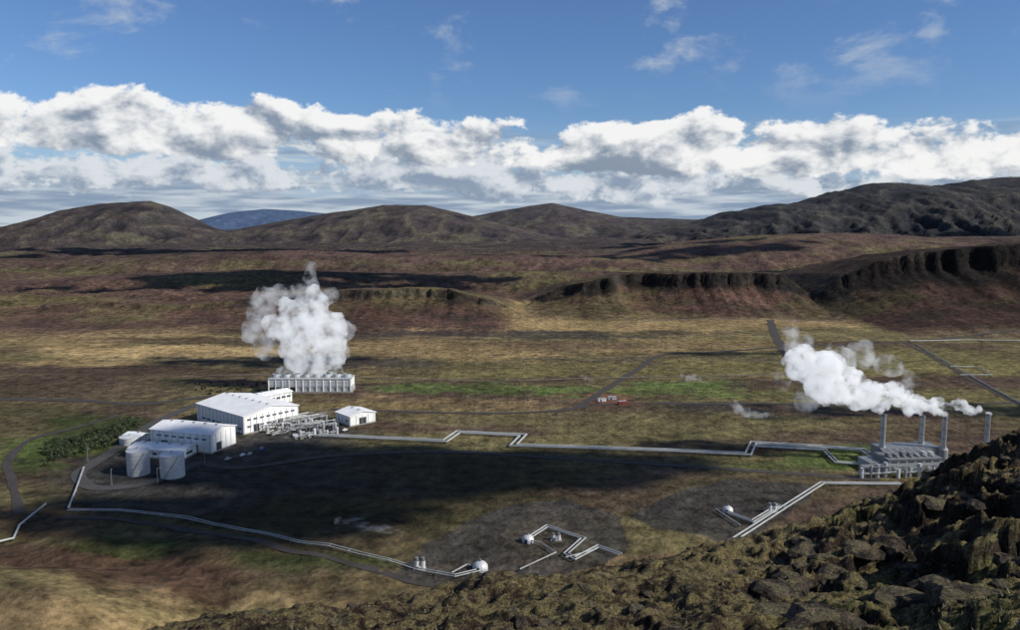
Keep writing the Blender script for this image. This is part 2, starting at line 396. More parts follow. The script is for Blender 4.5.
nrm=np.empty(nr2*nc2*3,dtype=np.float32); me2.vertices.foreach_get('normal',nrm); nz2=nrm.reshape(-1,3)[:,2]
x=X2.ravel();y=Y2.ravel()
a1=fbm(x/7,y/7,5,401,.6); a2=fbm(x/2,y/2,4,402,.6); a3=fbm(x/20,y/20,3,403)
c2=mix(C(.170,.136,.068),C(.088,.062,.042),sm(-.15,.25,a1+.3*a2)); c2=mix(c2,C(.240,.190,.095),.7*sm(.05,.45,a2-.3*a1))
c2=mix(c2,C(.115,.145,.038),.55*sm(.12,.45,a3+.4*a2))
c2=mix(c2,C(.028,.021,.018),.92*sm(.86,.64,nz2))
c2=mix(c2,C(.045,.031,.025),.8*sm(.08,.34,-a3+.5*a1))
c2=mix(c2,C(.032,.024,.020),.6*sm(.10,.30,x/np.maximum(y,1))*sm(45,14,y)*sm(-.15,.2,a1))  # shade on the right foreground painted in as darker ground colour
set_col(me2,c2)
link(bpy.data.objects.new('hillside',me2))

import bmesh
def ico(sub,seed):
    bm=bmesh.new(); bmesh.ops.create_icosphere(bm,subdivisions=sub,radius=1)
    V=np.array([v.co[:] for v in bm.verts]); Fs=np.array([[v.index for v in f.verts] for f in bm.faces]); bm.free()
    d=1+.55*fbm(V[:,0]*1.3+seed*5,V[:,1]*1.3+V[:,2]*1.7,4,seed,.6)
    V=V*d[:,None]; V[:,2]*=.6
    V=np.round(V*3.5)/3.5*.3+V*.7
    return V,Fs
kinds=[ico(2,s) for s in range(6)]
def scatter(name,pts,sizes,mat):
    VV=[];FF=[];o=0
    for (p,s) in zip(pts,sizes):
        V,Fs=kinds[random.randrange(6)]
        a=random.uniform(0,6.28); ca,sa=math.cos(a),math.sin(a)
        sc=np.array([random.uniform(.7,1.4),random.uniform(.7,1.3),random.uniform(.6,1.1)])*s
        W=V*sc; W=np.stack([W[:,0]*ca-W[:,1]*sa,W[:,0]*sa+W[:,1]*ca,W[:,2]],1)+np.array(p)
        VV.append(W);FF.append(Fs+o);o+=len(V)
    VV=np.concatenate(VV);FF=np.concatenate(FF)
    m=bpy.data.meshes.new(name); m.from_pydata(VV.tolist(),[],FF.tolist()); m.materials.append(mat)
    return link(bpy.data.objects.new(name,m))
rockm=hill_mat('mossy_rock',(.095,.078,.062),(.17,.145,.080))
n=2600; dd=5*np.exp(rng.random(n)*2.7); uu=rng.uniform(-.5,.8,n); hz_=hill(uu*dd,dd); cl=fbm(uu*dd/6,dd/6,3,611)
pts=[];sz=[]
for i in range(n):
    d=dd[i];u=uu[i]
    if u>.34 and d>20:
        if cl[i]<-.15: continue
        s=random.choice([.12,.18,.25,.35,.5,.7,.9])
    elif cl[i]<.02: continue
    else: s=random.choice([.06,.1,.15,.22,.3])*min(1,d/14)
    pts.append((u*d,d,hz_[i]-.12*s)); sz.append(s)
scatter('boulders',pts,sz,rockm)

def grass():
    m,N,L,B=mat_new('grass_blades')
    at=N.new('ShaderNodeAttribute'); at.attribute_name='albedo'; L.new(at.outputs['Color'],B.inputs['Base Color']); B.inputs['Roughness'].default_value=.8
    n=7000
    d=4*np.exp(rng.random(n)*2.2); u=rng.uniform(-.5,.75,n); xx=u*d
    k=fbm(xx/4,d/4,3,500); keep=(k>.15)
    ex=rng.normal(6.3,.6,1800); ey=rng.normal(12.6,.8,1800)
    xx=np.concatenate([xx[keep],ex]); d=np.concatenate([d[keep],ey]); gr=np.concatenate([np.zeros(keep.sum()),np.ones(1800)])
    zz=hill(xx,d)
    V=[];Fc=[];Cc=[];o=0
    for i in range(len(xx)):
        for b in range(5):
            a=random.uniform(0,6.28); h=random.uniform(.06,.15)*min(1,.5+d[i]/14)*(2.0 if gr[i] else 1); w=.009+.0008*d[i]; l=random.uniform(.2,.8)*h
            bx=xx[i]+random.gauss(0,.06); by=d[i]+random.gauss(0,.06); bz=zz[i]-.03
            V+=[(bx-w*math.sin(a),by+w*math.cos(a),bz),(bx+w*math.sin(a),by-w*math.cos(a),bz),(bx+l*math.cos(a),by+l*math.sin(a),bz+h)]
            Fc.append((o,o+1,o+2));o+=3
            c=(.085,.14,.030) if gr[i] else random.choice([(.13,.12,.05),(.10,.09,.042),(.16,.13,.065)])
            f=random.uniform(.6,1.1); Cc+=[[c[0]*f,c[1]*f,c[2]*f]]*3
    me=bpy.data.meshes.new('grass'); me.from_pydata(V,[],Fc); me.materials.append(m); set_col(me,np.array(Cc))
    link(bpy.data.objects.new('grass',me))
grass()

# ------------------------------------------------------------------ roads
def ribbon(name,pts,w,mat,off=.25,step=6):
    P=[Vector((*pixel_to_ground(a,b),0)) for a,b in pts]
    Q=[]
    for i in range(len(P)-1):
        p0=P[max(i-1,0)];p1=P[i];p2=P[i+1];p3=P[min(i+2,len(P)-1)]
        n=max(2,int((p2-p1).length/step))
        for k in range(n):
            t=k/n; Q.append(.5*((2*p1)+(p2-p0)*t+(2*p0-5*p1+4*p2-p3)*t*t+(3*p1-p0-3*p2+p3)*t**3))
    Q.append(P[-1])
    V=[];Fc=[]
    for i,q in enumerate(Q):
        d=(Q[min(i+1,len(Q)-1)]-Q[max(i-1,0)]).normalized(); nn=Vector((-d.y,d.x,0))
        ww=w*(1+.15*math.sin(i*.7)+random.uniform(-.12,.12)) if mat!='asphalt' else w
        for s in(-.5,-.17,.17,.5):
            p=q+nn*ww*s; V.append((p.x,p.y,gz(p.x,p.y)+off))
    for i in range(len(Q)-1):
        for k in range(3): Fc.append((i*4+k,i*4+k+1,i*4+k+5,i*4+k+4))
    pt=Part(); pt.add(V,Fc,mat)
    return link(bpy.data.objects.new(name,pt.mesh(name,True)))
ribbon('dirt_road',[(540,412),(575,408),(600,393),(640,368),(662,355),(720,352),(800,346),(900,342),(1020,333)],7,'gravel')
ribbon('dirt_road',[(770,320),(775,335),(785,352),(800,372),(830,395)],11,'gravel')
ribbon('dirt_road',[(-60,399),(60,400),(140,404),(200,398),(262,392)],9,'gravel')
ribbon('road',[(330,409),(450,413),(540,412),(620,404),(760,404),(900,405),(1060,402)],6,'gravel')
ribbon('dirt_road',[(180,377),(260,375),(380,378),(500,381),(600,378),(720,376),(850,374)],3,'pale')
ribbon('dirt_road',[(620,324),(680,320),(770,320),(840,322)],6,'pale')
ribbon('dirt_road',[(905,343),(930,356),(965,376),(1000,395),(1040,415)],5,'gravel')
ribbon('road',[(200,462),(150,483),(95,488),(78,475),(90,466),(130,440),(160,420),(215,398)],8,'asphalt')
ribbon('dirt_road',[(200,462),(240,468),(340,455),(450,452),(560,458),(740,470),(830,476),(880,480)],6,'gravel')
ribbon('dirt_road',[(20,515),(12,480),(8,462),(30,440),(75,428),(120,415)],5,'gravel')
ribbon('dirt_road',[(60,520),(180,530),(300,556),(420,585),(500,592)],4,'gravel')

# ------------------------------------------------------------------ buildings
def hall(name,px,py,ang,L2,L1,wh,rh,ridge='y',feat=None,wall='white',roof='roof',base='conc'):
    t=Thing(name); W=t['walls']; x1,y1=L2,L1
    W.box(0,0,.0,x1,y1,wh,wall)
    t['plinth'].box(-.15,-.15,-3,x1+.15,y1+.15,.8,base)
    R=t['roof']; o=.7; th=.5
    if ridge=='y':
        for sx in(0,1):
            xa=-o if sx==0 else x1+o; zr=wh+rh; ze=wh-o*rh/(x1/2)+.05
            V=[(xa,-o,ze),(x1/2,-o,zr),(x1/2,y1+o,zr),(xa,y1+o,ze)]
            V+=[(a,b,c+th) for a,b,c in V]
            R.add(V,[(0,3,2,1),(4,5,6,7),(0,1,5,4),(2,3,7,6),(3,0,4,7)],roof)
        W.add([(0,0,wh),(x1,0,wh),(x1/2,0,wh+rh)],[(0,1,2)],wall); W.add([(0,y1,wh),(x1,y1,wh),(x1/2,y1,wh+rh)],[(0,2,1)],wall)
        for k in range(int(y1//9)):
            t['roof_vents'].box(x1/2-.8,4+k*9,wh+rh+.3,x1/2+.8,5.6+k*9,wh+rh+1.1,'lgrey')
    else:
        for sx in(0,1):
            ya=-o if sx==0 else y1+o; zr=wh+rh; ze=wh-o*rh/(y1/2)+.05
            V=[(-o,ya,ze),(-o,y1/2,zr),(x1+o,y1/2,zr),(x1+o,ya,ze)]
            V+=[(a,b,c+th) for a,b,c in V]
            R.add(V,[(0,3,2,1),(4,5,6,7),(0,1,5,4),(2,3,7,6),(3,0,4,7)],roof)
        W.add([(0,0,wh),(0,y1,wh),(0,y1/2,wh+rh)],[(0,1,2)],wall); W.add([(x1,0,wh),(x1,y1,wh),(x1,y1/2,wh+rh)],[(0,2,1)],wall)
        for k in range(int(x1//9)):
            t['roof_vents'].box(4+k*9,y1/2-.8,wh+rh+.3,5.6+k*9,y1/2+.8,wh+rh+1.1,'lgrey')
    for f in feat or []:
        kind,face,a,b,z0,z1=f
        d=.18; mt='glass' if kind=='windows' else 'dark'
        P=t[kind]
        if face=='y': P.box(a,-d,z0,b,.02,z1,mt); P.box(a-.2,-d-.08,z1,b+.2,0.01,z1+.25,'lgrey')
        else: P.box(-d,a,z0,.02,b,z1,mt); P.box(-d-.08,a-.2,z1,.01,b+.2,z1+.25,'lgrey')
    D=t['downpipes']
    for k in range(int(x1//5)+1): D.box(k*5+.4,-.22,.8,k*5+.62,-.01,wh-.3,'lgrey')
    for k in range(int(y1//5)+1): D.box(-.22,k*5+.4,.8,-.01,k*5+.62,wh-.3,'lgrey')
    X0,Y0=pixel_to_ground(px,py)
    return t.place(X0,Y0,gz(X0,Y0)+.1,math.radians(ang),smooth=False)
wins=[('windows','y',3+i*5.2,6+i*5.2,9.5,10.6) for i in range(8)]+[('windows','y',3+i*5.2,6+i*5.2,4.5,5.6) for i in range(8) if i not in(1,5)]+[('door','y',8,12.5,.8,6),('door','y',28,32.5,.8,6)]+[('windows','x',3+i*7,7.5+i*7,3,4.2) for i in range(8)]
hall('turbine_hall',244,435,50,46,64,13,4.2,'y',wins)
hall('pump_hall',211,454,72,26,48,12.5,3.0,'y',[('windows','x',3+i*6,6.5+i*6,8.8,9.7) for i in range(7)]+[('door','x',10,15,.8,6),('door','x',34,39,.8,6),('door','y',6,11,.8,6)])
hall('workshop',183,460,80,16,38,5.5,1.6,'y',[('windows','x',3+i*5,6+i*5,2.4,3.8) for i in range(6)]+[('windows','y',4,11,2.2,3.8)])
hall('storage_shed',350,427,42,22,20,7.5,2.4,'y',[('door','y',8,14,.8,5.4),('windows','x',3,6,3,4.4)])
hall('annex',263,408,50,28,15,9,1.5,'x',[('windows','y',3+i*5,6.5+i*5,5,6.5) for i in range(5)])
hall('gatehouse',140,443,70,9,14,4.2,1.2,'y',[('windows','x',2,5,2,3.2),('door','x',8,10,.8,3)])

t=Thing('cooling_tower'); Lx,Ly,Hh=72,17,12
t['basin'].box(-1,-1,-3,Lx+1,Ly+1,1.4,'conc')
t['casing'].box(0,0,5.2,Lx,Ly,Hh,'white'); t['casing'].box(24,.3,1.4,Lx-.3,Ly-.3,5.2,'lgrey')
t['deck'].box(-.6,-.6,Hh,Lx+.6,Ly+.6,Hh+.6,'lgrey')
for k in range(13):
    xx=k*Lx/12
    t['columns'].box(xx-.4,-.5,1.4,xx+.4,.3,Hh-.002,'white'); t['columns'].box(xx-.4,Ly-.3,1.4,xx+.4,Ly+.5,Hh-.002,'white')
for k in range(12):
    xx=k*Lx/12
    for j in range(4): t['louvres'].box(xx+.7,-.25,5.9+j*1.3,xx+Lx/12-.7,-.02,6.3+j*1.3,'lgrey')
t['fill'].box(.8,1.2,1.4,24,Ly-1.2,5.2,'dark')
for k in range(8):
    cx=Lx/16+k*Lx/8
    t['fan_stacks'].tube((cx,Ly/2,Hh+.6),(cx,Ly/2,Hh+3.6),3.9,'lgrey',3.4,20,cap=False)
    t['fan_stacks'].tube((cx,Ly/2,Hh+.7),(cx,Ly/2,Hh+1.2),3.5,'dark',3.5,20)
for k in range(37): t['railing'].box(k*2-.05,-.5,Hh+.6,k*2+.05,-.4,Hh+1.7,'lgrey')
t['railing'].box(-.5,-.55,Hh+1.7,Lx+.5,-.35,Hh+1.85,'lgrey')
X0,Y0=pixel_to_ground(269,393); t.place(X0,Y0,gz(X0,Y0),math.radians(1),smooth=True)

def tank(name,px,py,r,h,mat='tank'):
    t=Thing(name); S=t['shell']
    S.tube((0,0,-2),(0,0,h),r,mat,r,40,cap=False)
    for k in range(1,int(h/2.4)): S.tube((0,0,k*2.4),(0,0,k*2.4+.12),r+.05,'lgrey',r+.05,40,cap=False)
    t['roof'].tube((0,0,h),(0,0,h+r*.16),r+.15,mat,.6,40)
    t['roof'].tube((0,0,h+r*.15),(0,0,h+r*.16+.8),.7,'lgrey',.7,12)
    for k in range(24):
        a=k/24*6.283; t['railing'].tube((math.cos(a)*r*.97,math.sin(a)*r*.97,h),(math.cos(a)*r*.97,math.sin(a)*r*.97,h+1.1),.06,'lgrey',n=4)
    for k in range(int(h)):
        a=-1.9+k*.09; a2=a+.09
        t['stairs'].tube((math.cos(a)*(r+.6),math.sin(a)*(r+.6),k),(math.cos(a2)*(r+.6),math.sin(a2)*(r+.6),k+1),.18,'steel',n=5)
    X0,Y0=pixel_to_ground(px,py); return t.place(X0,Y0+r,gz(X0,Y0+r))
tank('storage_tank',134,477,6.4,14.5)
tank('storage_tank',168,480,6.9,13.5)
tank('water_tank',126,446,7,5)

# ------------------------------------------------------------------ pipelines
def pipeline(name,pts,r=.75,off=1.6,n=2,gap=3.2,post=9,mat='pipe'):
    t=Thing(name); P=[Vector((*pixel_to_ground(a,b),0)) for a,b in pts]
    def shift(s):
        out=[]
        for i,p in enumerate(P):
            d0=(p-P[i-1]).normalized() if i>0 else None; d1=(P[i+1]-p).normalized() if i<len(P)-1 else None
            if d0 is None:d0=d1
            if d1 is None:d1=d0
            n0=Vector((-d0.y,d0.x,0));n1=Vector((-d1.y,d1.x,0)); b=(n0+n1).normalized(); c=max(.35,b.dot(n0))
            out.append(p+b*(s/c))
        return out
    for k in range(n):
        Q=shift((k-(n-1)/2)*gap)
        for a,b in zip(Q[:-1],Q[1:]):
            m=max(1,int((b-a).length/14))
            for j in range(m):
                p=a.lerp(b,j/m);q=a.lerp(b,(j+1)/m)
                p=Vector((p.x,p.y,gz(p.x,p.y)+off));q=Vector((q.x,q.y,gz(q.x,q.y)+off))
                t['pipe_run'].tube(p,q,r,mat,n=10); t['pipe_run'].ball(q,r*1.02,mat,10,6)
                d=(q-p).normalized(); t['flanges'].tube(p-d*.15,p+d*.15,r*1.13,'lgrey',n=10)
    for a,b in zip(P[:-1],P[1:]):
        d=(b-a).normalized(); nn=Vector((-d.y,d.x,0)); m=max(1,int((b-a).length/post)); hw=(n-1)/2*gap+r
        for j in range(m):
            p=a.lerp(b,(j+.5)/m); z0=gz(p.x,p.y)
            for s in(-1,1):
                q=p+nn*hw*s; t['supports'].tube((q.x,q.y,z0-.6),(q.x,q.y,z0+off-r+.05),.14,'steel',n=5)
            q0=p-nn*hw;q1=p+nn*hw; t['supports'].tube((q0.x,q0.y,z0+off-r-.05),(q1.x,q1.y,z0+off-r-.05),.16,'steel',n=5)
    return t.place()
pipeline('steam_pipeline',[(300,436),(445,443),(458,434),(523,437),(513,447),(575,449),(748,456),(753,445),(820,449),(862,452),(872,458),(890,460)],r=.7,gap=3.8)
pipeline('steam_pipeline',[(753,448),(824,452),(836,464),(880,468)],r=.5,n=2,gap=2.4)
pipeline('collector_pipeline',[(84,470),(69,513)],r=.5,n=1)
pipeline('collector_pipeline',[(69,515),(120,517),(186,522),(240,534),(300,548),(360,561),(420,574),(455,580),(480,573)],r=.24,n=2,gap=1.9)
pipeline('collector_pipeline',[(452,577),(467,568),(480,570)],r=.32,n=1)
pipeline('collector_pipeline',[(528,541),(547,529),(583,541),(566,556),(575,561),(598,549),(620,557)],r=.36,n=2,gap=1.8)
pipeline('collector_pipeline',[(566,560),(596,552)],r=.25,n=1)
pipeline('collector_pipeline',[(520,572),(556,555),(540,545),(528,543)],r=.28,n=1)
pipeline('collector_pipeline',[(725,548),(822,485),(900,486)],r=.45,n=2,gap=2.4)
pipeline('collector_pipeline',[(728,515),(752,524),(778,508),(786,510)],r=.38,n=2,gap=1.8)
pipeline('collector_pipeline',[(716,512),(740,528)],r=.33,n=1)
pipeline('collector_pipeline',[(-20,552),(14,543),(20,530),(46,508)],r=.5,n=1)
pipeline('district_heating_pipeline',[(910,342),(960,341),(1060,342)],r=.6,n=1,off=1.3,post=14)
pipeline('district_heating_pipeline',[(916,345),(960,371),(990,388),(1035,412)],r=.5,n=1,off=1.3,post=14)
pipeline('district_heating_pipeline',[(960,376),(992,376),(975,368),(950,368)],r=.45,n=1,off=1.3,post=14)

def wellhead(px,py,r=3.6):
    t=Thing('wellhead_dome')
    t['base_ring'].tube((0,0,-1),(0,0,1.1),r,'lgrey',r,24)
    t['dome'].ball((0,0,1.1),r,'tank',24,8,.85,half=True)
    for k in range(12):
        a=k/12*6.283
        t['panel_ribs'].add([(math.cos(a+da)*r*math.cos(p)*1.02,math.sin(a+da)*r*math.cos(p)*1.02,1.1+r*.87*math.sin(p)) for p in(0,.4,.8,1.2,1.5) for da in(-.02,.02)],[(i*2,i*2+1,i*2+3,i*2+2) for i in range(4)],'lgrey')
    t['door'].box(-.6,-r-.25,0,.6,-r+.5,2.1,'dark')
    t['vent'].tube((0,0,1+r*.8),(0,0,1+r*.85+1),.5,'steel',.5,10)
    X0,Y0=pixel_to_ground(px,py); t.place(X0,Y0+r,gz(X0,Y0+r),random.uniform(-.4,.4))
wellhead(480,573,3.4); wellhead(528,544,2.9); wellhead(729,514,2.8)
def silencer(px,py,h=7,r=1.3):
    t=Thing('well_silencer')
    t['skid'].box(-2.6,-1.8,-1,2.6,1.8,.5,'conc')
    for s in(-1.3,1.3):
        t['drums'].tube((s,0,.5),(s,0,h*.7),r,'tank',r,16); t['drums'].tube((s,0,h*.7),(s,0,h),r*.8,'steel',r*.8,16)
    t['inlet'].tube((0,-2.5,1.5),(0,0,1.5),.5,'pipe',.5,10)
    X0,Y0=pixel_to_ground(px,py); t.place(X0,Y0,gz(X0,Y0))
silencer(420,571,5.5,1.1); silencer(772,512,5,1.1); silencer(556,540,3.5,.9)

# ------------------------------------------------------------------ yard beside turbine hall
def yard(px,py,ang,nb,bay,wd,seed):
    t=Thing('pipe_manifold_yard'); R=random.Random(seed)
    for k in range(nb):
        for s in(0,wd): t['portal_frames'].box(k*bay-.2,s-.2,-2,k*bay+.2,s+.2,5.5,'steel')
        t['portal_frames'].box(k*bay-.2,.2,3.2,k*bay+.2,wd-.2,3.5,'steel'); t['portal_frames'].box(k*bay-.2,-.3,5.5,k*bay+.2,wd+.3,5.8,'steel')
    L_=(nb-1)*bay
    for j in range(int(wd/2)):
        r=R.uniform(.22,.4); t['rack_pipes'].tube((0,1+j*2,3.5+r),(L_,1+j*2,3.5+r),r,R.choice(['grey','lgrey','steel','grey']),n=8)
        r=R.uniform(.2,.35); a=R.uniform(0,.5)*L_; t['rack_pipes'].tube((a,1+j*2,5.8+r),(R.uniform(.6,1)*L_,1+j*2,5.8+r),r,R.choice(['pipe','grey','steel']),n=8)
    for k in range(int(L_/3.2)):
        xx=1.5+k*3.2+R.uniform(-.6,.6)
        for row in range(3):
            yy=-3-row*4.6-R.uniform(0,1.5); q=R.random()
            if q<.3:
                h=R.uniform(3.5,7.5); r=R.uniform(.6,1.2); m_=R.choice(['tank','lgrey','grey'])
                t['separators'].tube((xx,yy,-1),(xx,yy,h),r,m_,r,14); t['separators'].ball((xx,yy,h),r,m_,14,4,.6,True)
                t['separators'].tube((xx,yy,h*.6),(xx,1,h*.6),.22,'steel',.22,6)
            elif q<.55:
                t['heat_exchangers'].tube((xx-1.8,yy,1.9),(xx+1.8,yy,1.9),.9,R.choice(['lgrey','grey','steel']),.9,12); t['heat_exchangers'].box(xx-1.2,yy-.5,-1,xx+1.2,yy+.5,1.2,'conc')
            elif q<.85: t['switch_cabinets'].box(xx-1.2,yy-.9,-1,xx+1.1,yy+.9,R.uniform(1.5,3.4),R.choice(['grey','lgrey','steel']))
            else: t['low_pipes'].tube((xx-3,yy,1),(xx+3,yy,1),.3,'pipe',.3,8)
    X0,Y0=pixel_to_ground(px,py); t.place(X0,Y0,gz(X0,Y0),math.radians(ang))
yard(263,432,40,8,7.5,12,3)
yard(290,435,28,6,7,8,4)

# ------------------------------------------------------------------ separator station and stacks
def stack(px,py,h,r=1.9):
    t=Thing('steam_stack')
    t['plinth'].box(-4,-4,-2,4,4,2,'conc'); t['drum'].tube((0,0,2),(0,0,9),3.0,'grey',3.0,20); t['drum'].tube((0,0,9),(0,0,11),3.0,'grey',r,20,cap=False)
    t['shaft'].tube((0,0,11),(0,0,h),r,'lgrey',r*.95,20,cap=False)
    t['shaft'].tube((0,0,h-1.2),(0,0,h),r*1.2,'steel',r*1.2,20,cap=False)
    for z in(16,22): t['collars'].tube((0,0,z),(0,0,z+.4),r*1.15,'steel',r*1.15,20)
    t['lining'].tube((0,0,h-2),(0,0,h-.6),r*.85,'dark',r*.85,20)
    t['ladder'].box(-.3,-r-.6,2,.3,-r-.4,h-1,'steel')
    X0,Y0=pixel_to_ground(px,py); t.place(X0,Y0,gz(X0,Y0)); return (X0,Y0,gz(X0,Y0)+h)
tops=[stack(881,462,31,1.5),stack(920,458,28,1.5),stack(942,463,30,1.5),stack(985,458,29,1.5)]
t=Thing('separator_station')
t['walls'].box(0,0,-3,34,16,8,'grey'); t['walls'].box(6,16.01,-3,44,30,9.5,'grey'); t['walls'].box(-9,4,-3,-.01,18,5,'lgrey')
t['roof'].box(-.4,-.4,8,34.4,15.9,8.5,'steel'); t['roof'].box(5.6,16.5,9.5,44.4,30.4,10,'steel'); t['roof'].box(-9.4,3.6,5,-.45,18.4,5.4,'steel')
for k in range(6): t['louvres'].box(2+k*5.4,-.2,4.7,5.5+k*5.4,-.01,7.1,'dark')
for k in range(3): t['doors'].box(3+k*11,-.22,0,6.5+k*11,-.01,4,'lgrey')
R_=random.Random(5)
for k in range(7):
    t['roof_units'].box(2+k*4.5,4,8.5,4.6+k*4.5,8,8.5+R_.uniform(1,3),R_.choice(['lgrey','grey','steel'])); t['roof_pipes'].tube((3+k*4.5,2,8.8),(3+k*4.5,14,11+.3*(k%3)),.35,'lgrey',n=8)
for k in range(12):
    xx=-20+k*5+R_.uniform(-1,1); h=R_.uniform(4,9); yy=-6-R_.uniform(0,3)
    t['separators'].tube((xx,yy,-1),(xx,yy,h),R_.uniform(.7,1.3),R_.choice(['lgrey','grey','tank']),n=12)
for k in range(4): t['yard_pipes'].tube((-22,-3-k*1.5,2+k*.3),(34,-3-k*1.5,2+k*.3),.3,'lgrey',n=8)
for k in range(9):
    xx=-20+k*7
    t['pipe_frames'].box(xx-.15,-9,-1,xx+.15,-8.7,6,'steel'); t['pipe_frames'].box(xx-.15,-2.3,-1,xx+.15,-2,6,'steel'); t['pipe_frames'].box(xx-.15,-9,6,xx+.15,-2,6.3,'steel')
for k in range(3): t['yard_pipes'].tube((-20,-3.5-k*2,6.8),(40,-3.5-k*2,6.8),.3,'grey',n=8)
X0,Y0=pixel_to_ground(888,473); t.place(X0,Y0,gz(X0,Y0),math.radians(6))

def container(px,py,mat,ang):
    t=Thing('site_container'); t['body'].box(0,0,.2,7,2.6,2.9,mat)
    for k in range(14): t['ribs'].box(.2+k*.5,-.08,.3,.4+k*.5,-.01,2.8,mat)
    t['door'].box(2,-.12,.3,3.1,-.09,2.3,'dark'); t['roof'].box(-.1,-.15,2.9,7.1,2.7,3.05,'lgrey')
    X0,Y0=pixel_to_ground(px,py); t.place(X0,Y0,gz(X0,Y0),ang)
container(598,402,'white',.1); container(608,400,'white',-.1); container(619,405,'red',.3)
def car(px,py,ang,mat):
    t=Thing('parked_car'); B=t['body']
    pr=[(-2.15,.35),(-2.2,.75),(-1.9,.95),(-1.2,1.0),(-.7,1.48),(.9,1.5),(1.7,1.0),(2.15,.9),(2.2,.35)]
    n=len(pr); V=[(a,-.88,b) for a,b in pr]+[(a,.88,b) for a,b in pr]
    B.add(V,[tuple(range(n)),tuple(range(2*n-1,n-1,-1))]+[(i,n+i,n+(i+1)%n,(i+1)%n) for i in range(n)],mat)
    t['windows'].box(-.75,-.9,1.03,1.1,.9,1.38,'glass')
    for a in(-1.35,1.35):
        for b in(-.8,.8): t['wheels'].tube((a,b-.12,.33),(a,b+.12,.33),.33,'rubber',.33,14)
    X0,Y0=pixel_to_ground(px,py); t.place(X0,Y0,gz(X0,Y0)+.3,ang)
for i,(a,b) in enumerate([(243,456),(250,455),(262,450),(345,431),(228,460)]): car(a,b,random.uniform(1,1.6),['white','lgrey','blue','white','lgrey'][i])
for a,b in [(88,462),(112,486),(158,484),(205,463)]:
    t=Thing('street_lamp'); t['pole'].tube((0,0,0),(0,0,9),.10,'lgrey',.07,8); t['arm'].tube((0,0,9),(1.6,0,9.3),.06,'lgrey',n=6); t['head'].box(1.3,-.18,9.2,2.3,.18,9.4,'lgrey')
    X0,Y0=pixel_to_ground(a,b); t.place(X0,Y0,gz(X0,Y0),random.uniform(0,6))

# ------------------------------------------------------------------ shrubs
LM,N,L,B=mat_new('shrub_leaves')
at=N.new('ShaderNodeAttribute'); at.attribute_name='albedo'; L.new(at.outputs['Color'],B.inputs['Base Color']); B.inputs['Roughness'].default_value=.7
def grove(name,centres):
    V=[];Fc=[];Cc=[];o=0
    for (cx,cy,h,w) in centres:
        z0=gz(cx,cy); tint=random.uniform(.5,1.1)
        for k in range(4):
            a=random.uniform(0,6.28); q=(cx+math.cos(a)*w*.5*(k>0),cy+math.sin(a)*w*.5*(k>0),z0+h*.7)
            V+=[(cx-.12,cy,z0-.3),(cx+.12,cy,z0-.3),q];Fc.append((o,o+1,o+2));o+=3;Cc+=[[.08,.06,.045]]*3
        for k in range(70):
            a=random.uniform(0,6.28); t=random.random(); rr=w*(1-.75*t)*math.sqrt(random.random())
            p=Vector((cx+rr*math.cos(a),cy+rr*math.sin(a),z0+h*(.12+.88*t))); s=random.uniform(.25,.6)
            n=Vector((random.gauss(0,1),random.gauss(0,1),random.gauss(0,1))).normalized(); e=n.orthogonal().normalized()*s; g=n.cross(e)
            V+=[tuple(p+e),tuple(p+g),tuple(p-e),tuple(p-g*.7)];Fc.append((o,o+1,o+2,o+3));o+=4
            f=tint*random.uniform(.6,1.3)*(.6+.5*t); Cc+=[[.045*f,.07*f,.022*f]]*4
    me=bpy.data.meshes.new(name); me.from_pydata(V,[],Fc); me.materials.append(LM); set_col(me,np.array(Cc)); link(bpy.data.objects.new(name,me))
cs=[]
for k in range(230):
    a=random.uniform(45,138); b=random.uniform(0,1); py=450-(a-48)*.28+b*16*(1 if a<115 else .5)-6*random.random()
    X0,Y0=pixel_to_ground(a,py); h=random.uniform(1.5,6); cs.append((X0,Y0,h,h*random.uniform(.4,.8)))
grove('shrub_grove',cs)
cs=[]
for k in range(60):
    X0,Y0=pixel_to_ground(random.uniform(195,265),random.uniform(383,396)); h=random.uniform(.6,2); cs.append((X0,Y0,h,h*.8))
grove('shrub_grove',cs)

# ------------------------------------------------------------------ steam
def steam_mat(name,dens,scale,emis=.3,lo=.38,hi=.62,step=1.6):
    m=bpy.data.materials.new(name); m.use_nodes=True; N=m.node_tree.nodes;L=m.node_tree.links; N.clear()
    try: m.cycles.volume_step_rate=step
    except Exception: pass
    out=N.new('ShaderNodeOutputMaterial'); pv=N.new('ShaderNodeVolumePrincipled')
    pv.inputs['Color'].default_value=(.98,.98,.98,1); pv.inputs['Anisotropy'].default_value=.1
    geo=N.new('ShaderNodeTexCoord'); no=N.new('ShaderNodeTexNoise'); no.inputs['Scale'].default_value=scale; no.inputs['Detail'].default_value=3; no.inputs['Roughness'].default_value=.62
    L.new(geo.outputs['Object'],no.inputs['Vector'])
    mr=N.new('ShaderNodeMapRange'); mr.interpolation_type='SMOOTHSTEP'; mr.inputs[1].default_value=lo; mr.inputs[2].default_value=hi; mr.inputs[3].default_value=0; mr.inputs[4].default_value=dens
    L.new(no.outputs[0],mr.inputs[0]); L.new(mr.outputs[0],pv.inputs['Density'])
    mm=N.new('ShaderNodeMath'); mm.operation='MULTIPLY'; mm.inputs[1].default_value=emis; L.new(mr.outputs[0],mm.inputs[0]); L.new(mm.outputs[0],pv.inputs['Emission Strength'])  # steam glows with its density, standing in for multiply scattered light
    pv.inputs['Emission Color'].default_value=(.90,.94,1,1)
    L.new(pv.outputs[0],out.inputs['Volume']); return m
